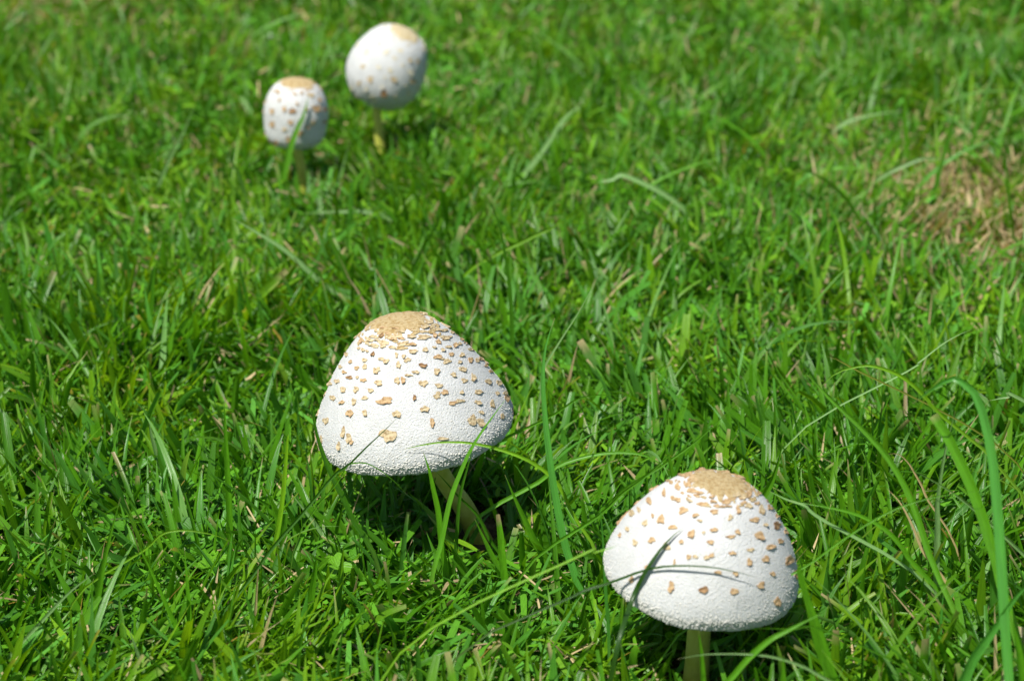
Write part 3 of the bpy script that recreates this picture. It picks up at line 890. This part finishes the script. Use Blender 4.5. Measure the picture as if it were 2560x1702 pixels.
blade('M', [(1150, 1440), (1080, 1300), (960, 1180), (880, 1090), (820, 1030)], 30, 'd', 'dark blade lying along the leaning mushroom stem', y=0.945, dy=0.0, roll=0.9, tip=0.0)
blade('D', [(1385, 1175), (1440, 1125), (1520, 1075), (1610, 1010), (1700, 925)], 9, 'g', 'long straight thin blade slanting up behind the dome-shaped cap', y=0.97)
blade('D', [(1240, 1110), (1290, 1070), (1390, 1044), (1480, 1047), (1545, 1085)], 10, 'g', 'flat arched blade over the turf left of the dome-shaped cap', y=0.955)
blade('D', [(1265, 960), (1340, 915), (1448, 907)], 7, 'g', GEN, group=GRP, y=1.0)
# round the dome-shaped mushroom
blade('F', [(-120, 1020), (0, 960), (160, 912), (420, 818), (620, 792), (850, 800), (1040, 837), (1165, 872)], 20, 'k', 'thin dark blade arched across the front of the dome-shaped cap', y=0.83, dy=-0.006, roll=0.4, hug=('f', 0.0008, 0.0035))
blade('F', [(170, 1600), (240, 1290), (330, 1010), (400, 860), (500, 705), (590, 600), (668, 535)], 44, 'k', 'dark pointed blade rising in front of the left side of the dome-shaped cap', y=0.805, dy=0.004, tip=0.0, roll=0.65, hug=('f', 0.004, 0.0012))
blade('F', [(950, 1590), (1100, 1420), (1250, 1290), (1350, 1238), (1480, 1170), (1630, 1095)], 44, 'g', 'wide bright blade slanting out from under the dome-shaped cap', y=0.785, tip=0.0)
blade('F', [(1640, 1560), (1490, 1475), (1300, 1410), (1100, 1384), (820, 1386), (630, 1418)], 22, 'p', 'pale blade lying level before the upright mushroom stem', y=0.785)
blade('F', [(805, 1640), (800, 1500), (788, 1350), (770, 1232)], 40, 'g', 'blade standing directly before the upright mushroom stem', y=0.79)
blade('F', [(1640, 1500), (1570, 1300), (1510, 1050), (1450, 860), (1440, 780)], 56, 'g', 'broad blade along the right edge of the dome-shaped cap', y=0.815)
blade('F', [(150, 1000), (140, 800), (125, 560), (100, 320)], 30, 'b', 'upright blade along the left edge of the dome-shaped cap', y=0.86)
blade('F', [(-40, 730), (60, 705), (150, 680), (225, 655)], 16, 'y', 'yellow-green blade pointing at the left rim of the dome-shaped cap', y=0.80)
blade('F', [(1640, 1230), (1400, 1216), (1200, 1212), (1060, 1225)], 16, 'g', 'blade lying level below the right rim of the dome-shaped cap', y=0.80)
blade('F', [(90, 460), (250, 310), (400, 200), (560, 60), (650, -10)], 26, 'g', 'slanting blade behind the left shoulder of the dome-shaped cap', y=0.90)
blade('F', [(600, 200), (580, 100), (550, 0), (535, -60)], 34, 'g', GEN, group=GRP, y=0.93)
blade('F', [(1230, 290), (1290, 150), (1340, -40)], 48, 'g', GEN, group=GRP, y=0.93)
blade('F', [(1600, 480), (1490, 390), (1360, 345), (1250, 290)], 24, 'p', 'pale arched blade touching down on the right shoulder of the dome-shaped cap', y=0.87)
# right-hand side
blade('R', [(1395, 1600), (1368, 1250), (1348, 900), (1325, 600), (1295, 300), (1225, 10), (1150, -80), (1070, -120), (960, -60), (850, 20)], 62, 'b', 'very long wide blade arching over, tallest at the right edge of the lawn', y=0.79, dy=0.05, roll=0.25)
blade('R', [(1350, 1050), (1325, 930), (1285, 790), (1225, 600), (1145, 400), (1045, 200), (970, 85)], 62, 'g', 'wide yellow-green blade cut off square with an orange-brown tip', y=0.83, dy=0.02, cut=0.55, tip=0.03, roll=0.2)
blade('R', [(960, 900), (880, 650), (800, 460), (690, 290), (560, 150), (400, 0), (330, -75), (262, -140)], 40, 'g', 'long tapering blade arched leftwards with a shiny white upper side', y=0.86, dy=0.03, roll=0.45)
blade('R', [(1560, 940), (1474, 860), (1300, 700), (1110, 540), (950, 440), (800, 370)], 26, 'p', 'pale greyish blade slanting behind the long wide arching blade', y=0.875)
blade('R', [(200, 960), (430, 800), (650, 660), (850, 572), (1100, 520), (1480, 480)], 14, 'g', 'thin straight blade running level across several wide blades', y=0.835)
blade('R', [(830, 880), (800, 830), (700, 722), (560, 645), (400, 602), (160, 562)], 28, 'g', 'arched blade reaching left to the dome-shaped cap', y=0.865)
blade('R', [(985, 860), (990, 700), (990, 560), (1030, 300), (1090, 60)], 38, 'p', 'upright pale blade with a white shine put into its colour', y=0.88, roll=-0.5)
blade('R', [(1120, 1600), (1200, 1430), (1300, 1290), (1420, 1110), (1500, 1030)], 62, 'b', 'broad blue-green blade slanting up at the foot of the long wide arching blade', y=0.80)
blade('R', [(440, 1040), (425, 960), (400, 780), (380, 620)], 34, 'g', GEN, group=GRP)
blade('R', [(920, 860), (890, 800), (845, 690), (780, 570), (705, 490)], 18, 's', 'withered tan blade curled among the green blades', y=0.88, name='withered_shoot')
blade('R', [(940, 560), (905, 480), (860, 400), (825, 345), (770, 300), (700, 302)], 14, 's', 'withered straw-coloured blade bent over at its top', y=0.92, name='withered_shoot')
blade('R', [(790, 1330), (740, 1180), (680, 1030)], 50, 'g', GEN, group=GRP)
blade('R', [(400, 1520), (335, 1300), (262, 1090), (205, 840)], 50, 'g', GEN, group=GRP, y=0.80)
blade('R', [(130, 1620), (130, 1520), (132, 1420)], 40, 'g', GEN, group=GRP, y=0.77)
blade('R', [(600, 1640), (620, 1400), (625, 1170)], 50, 'g', GEN, group=GRP)
blade('R', [(1000, 1500), (1010, 1250), (1025, 1070)], 34, 'b', GEN, group=GRP)
blade('R', [(1080, 1000), (1090, 850), (1110, 720)], 44, 'g', GEN, group=GRP)
blade('R', [(1250, 1260), (1180, 1110), (1090, 1000), (1000, 940)], 34, 'g', GEN, group=GRP)
blade('R', [(1470, 1560), (1440, 1380), (1400, 1200)], 70, 'g', GEN, group=GRP, y=0.79)
blade('R', [(520, 1060), (545, 920), (580, 800)], 44, 'g', GEN, group=GRP)
blade('R', [(1000, 980), (1010, 870), (1040, 760), (1075, 660)], 36, 'g', GEN, group=GRP)
blade('R', [(1360, 620), (1400, 480), (1474, 330), (1540, 230)], 40, 'g', GEN, group=GRP)
blade('R', [(60, 480), (100, 330), (130, 190)], 50, 'g', GEN, group=GRP)
blade('R', [(180, 330), (190, 180), (195, 60)], 48, 'g', GEN, group=GRP)
blade('R', [(290, 340), (270, 200), (245, 80)], 56, 'g', GEN, group=GRP)
blade('R5', [(1160, 1385), (1100, 1310), (985, 1195), (890, 1135), (800, 1100), (720, 1082), (620, 1092), (480, 1142), (340, 1285)], 26, 'y', 'arched jointed grass stalk bent over to the turf', y=0.94, roll=0.2, tip=0.0, name='grass_stalk')
blade('R5', [(590, 1090), (520, 1050), (436, 1020)], 12, 'o', GEN, group=GRP, y=0.95)
blade('R5', [(960, 1120), (1040, 1060), (1180, 950), (1290, 885), (1385, 845)], 12, 'p', PALE, group=GRPP, y=1.0)
blade('R5', [(1600, 720), (1640, 620), (1690, 530), (1725, 470)], 30, 'p', PALE, group=GRPP)
blade('R5', [(980, 600), (1010, 500), (1070, 360), (1145, 175)], 26, 'g', GEN, group=GRP)
blade('R5', [(1240, 1000), (1240, 850), (1245, 700), (1220, 400), (1190, 160)], 20, 'd', GEN, group=GRP)
blade('R5', [(840, 900), (820, 760), (770, 660), (720, 580)], 22, 'p', PALE, group=GRPP)
blade('R5', [(440, 980), (400, 820), (365, 660)], 40, 'g', GEN, group=GRP)
blade('R5', [(1020, 1060), (1015, 850), (1030, 640)], 36, 'g', GEN, group=GRP)
blade('R5', [(1720, 1310), (1620, 1290), (1500, 1310)], 24, 'p', PALE, group=GRPP, y=0.93)
blade('R5', [(570, 430), (550, 300), (525, 160)], 24, 'b', GEN, group=GRP)
# left-hand side
blade('L', [(1815, 560), (1845, 340), (1860, 160), (1872, 0), (1880, -40)], 32, 'y', 'upright yellow-green blade with a brown joint left of the bell-shaped cap', y=0.93)
blade('L', [(1495, 560), (1485, 300), (1475, 100), (1465, -100), (1460, -250)], 42, 'g', 'tall straight upright blade in the turf left of the bell-shaped cap', y=0.955)
blade('L', [(1220, 1380), (1120, 1150), (1000, 880), (880, 640)], 46, 'g', GEN, group=GRP)
blade('L', [(1245, 1340), (1225, 1000), (1200, 700)], 44, 'g', GEN, group=GRP)
blade('L', [(585, 1350), (640, 1000), (700, 690), (785, 370)], 48, 'g', GEN, group=GRP)
blade('L', [(0, 1470), (250, 1200), (450, 990), (615, 865)], 30, 'p', PALE, group=GRPP)
blade('L', [(530, 610), (400, 550), (180, 430), (-20, 350)], 46, 'g', GEN, group=GRP)
blade('L', [(1080, 290), (1030, 130), (985, -30), (970, -120)], 44, 'p', PALE, group=GRPP)
blade('L', [(800, 420), (690, 210), (580, 0)], 70, 'b', GEN, group=GRP)
blade('L', [(590, 450), (480, 200), (370, 10)], 60, 'g', GEN, group=GRP)
blade('L', [(930, 720), (1050, 612), (1200, 586), (1390, 615), (1520, 670)], 18, 'y', 'thin yellow-green blade bowed low over clover leaves', y=0.885)
blade('L', [(1250, 1090), (1350, 1010), (1480, 955), (1600, 935)], 34, 'y', GEN, group=GRP)
blade('L', [(740, 1000), (830, 870), (960, 660)], 60, 'b', GEN, group=GRP)
blade('L', [(660, 860), (600, 780), (520, 680)], 70, 'b', GEN, group=GRP)
blade('L', [(1790, 1050), (1740, 920), (1680, 800)], 70, 'b', GEN, group=GRP)
blade('L', [(1480, 1440), (1470, 1320), (1430, 1180), (1370, 1090)], 34, 'p', PALE, group=GRPP)
blade('L', [(950, 1568), (900, 1400), (840, 1230)], 40, 'p', PALE, group=GRPP)
blade('L', [(1440, 740), (1400, 900), (1340, 1080)][::-1], 26, 'b', GEN, group=GRP)
blade('L', [(430, 1380), (370, 1140), (310, 1000)], 70, 'g', GEN, group=GRP)
blade('L', [(110, 740), (60, 640), (20, 560)], 60, 'g', GEN, group=GRP)
blade('L', [(500, 1250), (560, 1080), (610, 900)], 50, 'g', GEN, group=GRP)
blade('L', [(1150, 380), (1060, 200), (1020, 60)], 50, 'd', GEN, group=GRP)
blade('L', [(2170, 700), (2020, 500), (1900, 350)], 44, 'p', PALE, group=GRPP)
blade('L', [(1960, 600), (1900, 450), (1840, 330)], 60, 'b', GEN, group=GRP)
blade('L', [(1000, 1200), (1100, 1050), (1190, 860)], 50, 'g', GEN, group=GRP)
blade('L', [(80, 290), (40, 150), (0, 20)], 60, 'g', GEN, group=GRP)
blade('L', [(110, 1000), (200, 800), (330, 700)], 30, 'y', GEN, group=GRP)
# back of the lawn
blade('D', [(745, 655), (660, 580), (590, 535), (535, 503)], 12, 'p', PALE, group=GRPP, y=1.22)
blade('D', [(865, 490), (780, 487), (700, 492)], 11, 'p', 'pale blade lying level on the turf before the narrow egg-shaped mushroom', y=1.36)
blade('B', [(200, 1600), (280, 1300), (340, 1050), (385, 920), (440, 800), (472, 655)], 46, 'g', 'green blade standing across the front of the narrow egg-shaped cap', y=1.415, dy=0.012, roll=0.2)
blade('B', [(690, 1450), (720, 1280), (790, 1050)], 46, 'p', PALE, group=GRPP)
blade('B', [(790, 1500), (850, 1330), (960, 1180)], 50, 'g', GEN, group=GRP)
blade('T', [(400, 720), (470, 660), (560, 545), (610, 460), (680, 395)], 22, 'p', PALE, group=GRPP)
blade('T', [(1590, 540), (1680, 470), (1780, 437), (1910, 420)], 18, 'p', PALE, group=GRPP)
blade('T', [(1925, 640), (1910, 450), (1905, 290)], 18, 'g', GEN, group=GRP)
blade('T', [(2010, 800), (2030, 690), (2080, 500), (2110, 350)], 20, 'd', GEN, group=GRP)
blade('T', [(770, 800), (810, 660), (850, 560), (905, 520)], 18, 'g', GEN, group=GRP)
blade('T', [(710, 1040), (800, 900), (890, 750)], 18, 'p', PALE, group=GRPP)
blade('T', [(880, 780), (950, 700), (1100, 630), (1270, 580)], 15, 'g', GEN, group=GRP)
blade('T', [(1010, 190), (1010, 90), (1000, -20)], 20, 'd', GEN, group=GRP)
blade('T', [(885, 280), (850, 180), (812, 105)], 18, 'p', PALE, group=GRPP)
blade('T', [(1500, 690), (1620, 642), (1760, 642), (1870, 690)], 18, 'g', GEN, group=GRP)
blade('T', [(500, 895), (570, 865), (620, 815)], 14, 'y', 'short bright yellow blade bent in the turf behind the bell-shaped cap', y=1.24)
blade('T', [(860, 668), (800, 680), (745, 690)], 16, 'p', PALE, group=GRPP, y=1.36)
blade('T', [(730, 740), (690, 830), (640, 960)][::-1], 14, 'g', GEN, group=GRP)
blade('T', [(1070, 170), (1100, 110), (1150, 10)], 20, 'p', PALE, group=GRPP)
blade('T', [(830, 330), (800, 280), (780, 240)], 20, 'd', GEN, group=GRP)
blade('T', [(420, 620), (340, 570), (250, 520), (150, 450)], 20, 'g', GEN, group=GRP)
blade('T', [(1730, 640), (1725, 550), (1710, 460)], 16, 'd', GEN, group=GRP)
blade('T', [(2310, 860), (2300, 720), (2270, 560), (2140, 510)], 16, 'd', GEN, group=GRP)
blade('T', [(1870, 690), (1960, 640), (2090, 560)], 12, 'g', GEN, group=GRP)
blade('T', [(1940, 610), (2010, 598), (2070, 606)], 14, 'p', PALE, group=GRPP, y=1.42)
blade('T', [(1410, 640), (1340, 540), (1230, 460), (1130, 420)], 16, 'g', GEN, group=GRP)
blade('T', [(1820, 380), (1810, 280), (1800, 180)], 18, 'g', GEN, group=GRP)
blade('T', [(2080, 340), (2180, 270), (2260, 210)], 14, 'd', GEN, group=GRP)
blade('T', [(1950, 230), (1930, 205), (1870, 215)][::-1], 18, 'p', PALE, group=GRPP)
blade('T', [(1690, 960), (1680, 890), (1660, 840)], 12, 'p', PALE, group=GRPP)
blade('T', [(1930, 1040), (1970, 960), (2030, 850)], 16, 'g', GEN, group=GRP)
blade('TL', [(150, 440), (240, 280), (330, 140)], 24, 'p', PALE, group=GRPP)
blade('TL', [(290, 950), (340, 720), (410, 490)], 24, 'g', GEN, group=GRP)
blade('TL', [(865, 1080), (960, 860), (1030, 730), (1090, 590)], 24, 'p', PALE, group=GRPP)
blade('TL', [(970, 1560), (950, 1400), (930, 1240)], 20, 'g', GEN, group=GRP)
blade('TL', [(560, 1450), (520, 1300), (440, 1120)], 34, 'd', GEN, group=GRP)
blade('TL', [(330, 1560), (280, 1350), (240, 1200)], 60, 'b', GEN, group=GRP)
blade('TL', [(730, 1280), (720, 1150), (695, 1000)], 26, 'g', GEN, group=GRP)
# straws
STR = 'dry tan straw lying among green blades and clover'
for a in [[(650, 870), (665, 740), (692, 618)], [(1020, 632), (1150, 640), (1280, 650)], [(195, 1100), (250, 950), (305, 800)], [(1090, 1450), (1105, 1310), (1112, 1200)],
          [(1620, 800), (1550, 780), (1480, 760)], [(790, 740), (810, 670), (845, 610)], [(150, 300), (200, 190), (295, 60)], [(1600, 960), (1650, 870), (1705, 765)], [(540, 1100), (510, 1020), (475, 940)]]:
    blade('L', a, 14, 's', STR, group=GRS, name='straw', cat='straw', shift=0.004)

# ------------------------------------------------------------------ clover
def clover(crop, x, y, size, tilt):
    px, py = pix(crop, x, y)
    h = random.uniform(0.012, 0.018)
    yy = on_ground(px, py, h).y
    top = at_y(px, py, yy)
    base = Vector((top.x + random.uniform(-0.004, 0.004), top.y + random.uniform(0.0, 0.006), -0.001))
    root = bpy.data.objects.new('clover', None)
    root.location = base
    root.empty_display_size = 0.01
    col.objects.link(root)
    shade = random.choice(['dark', 'mid', 'bright'])
    tag(root, 'small %s green three-leaved clover low %s' % (shade, place_of(base)), 'clover', 'clovers in the lawn')
    sp = catmull([base, base.lerp(top, 0.5) + Vector((0.001, 0, 0.002)), top], 8)
    v, f = tube(sp, [0.0006] * 8, 6)
    cst = [(0.10, 0.24, 0.03, 1)] * len(v)
    make_obj('stalk', [p - base for p in v], f, M_CLOVER, root, attrs={'col': ('FLOAT_COLOR', cst), 'buv': ('FLOAT_VECTOR', [(0.2, 0.5, 0.1)] * len(v))})
    up = Vector((random.uniform(-0.3, 0.3), -tilt, 1)).normalized()
    a0 = random.uniform(0, 6.28)
    tint = {'dark': (0.05, 0.18, 0.012), 'mid': (0.075, 0.25, 0.012), 'bright': (0.12, 0.32, 0.012)}[shade]
    for k in range(3):
        a = a0 + k * 2.094
        d = Vector((math.cos(a), math.sin(a), 0)); d = (d - up * d.dot(up)).normalized()
        sd = up.cross(d)
        v, uv = [], []
        for i in range(6):
            t = i / 5
            wd_ = size * 0.98 * math.sin(math.pi * min(1, 0.06 + 0.82 * t) ** 1.25) ** 0.8
            for u in (-1, -0.5, 0, 0.5, 1):
                notch = -0.14 * size * (1 - abs(u)) * t ** 3
                p = d * (size * t + notch) + sd * (u * wd_ / 2) + up * (abs(u) * 0.12 * size + 0.10 * size * math.sin(t * 2.6))
                v.append(p + top - base); uv.append((u, t, k / 3))
        f = [(i * 5 + c, i * 5 + c + 1, i * 5 + c + 6, i * 5 + c + 5) for i in range(5) for c in range(4)]
        make_obj('leaflet', v, f, M_CLOVER, root, attrs={'col': ('FLOAT_COLOR', [(*tint, 1)] * len(v)), 'buv': ('FLOAT_VECTOR', uv)})

for x, y in [(715, 560), (1160, 520), (1390, 400), (1280, 700), (1390, 790), (1520, 860), (690, 1110), (640, 1190), (820, 1000), (1660, 790), (2290, 710), (1640, 1200), (1250, 590), (2200, 830), (1000, 1010), (590, 260), (1750, 640)]:
    clover('L', x, y, random.uniform(0.0055, 0.0078), random.uniform(0.1, 0.7))
for x, y in [(670, 960), (350, 370), (800, 1240), (1180, 1210)]:
    clover('R', x, y, random.uniform(0.0055, 0.0078), random.uniform(0.1, 0.7))
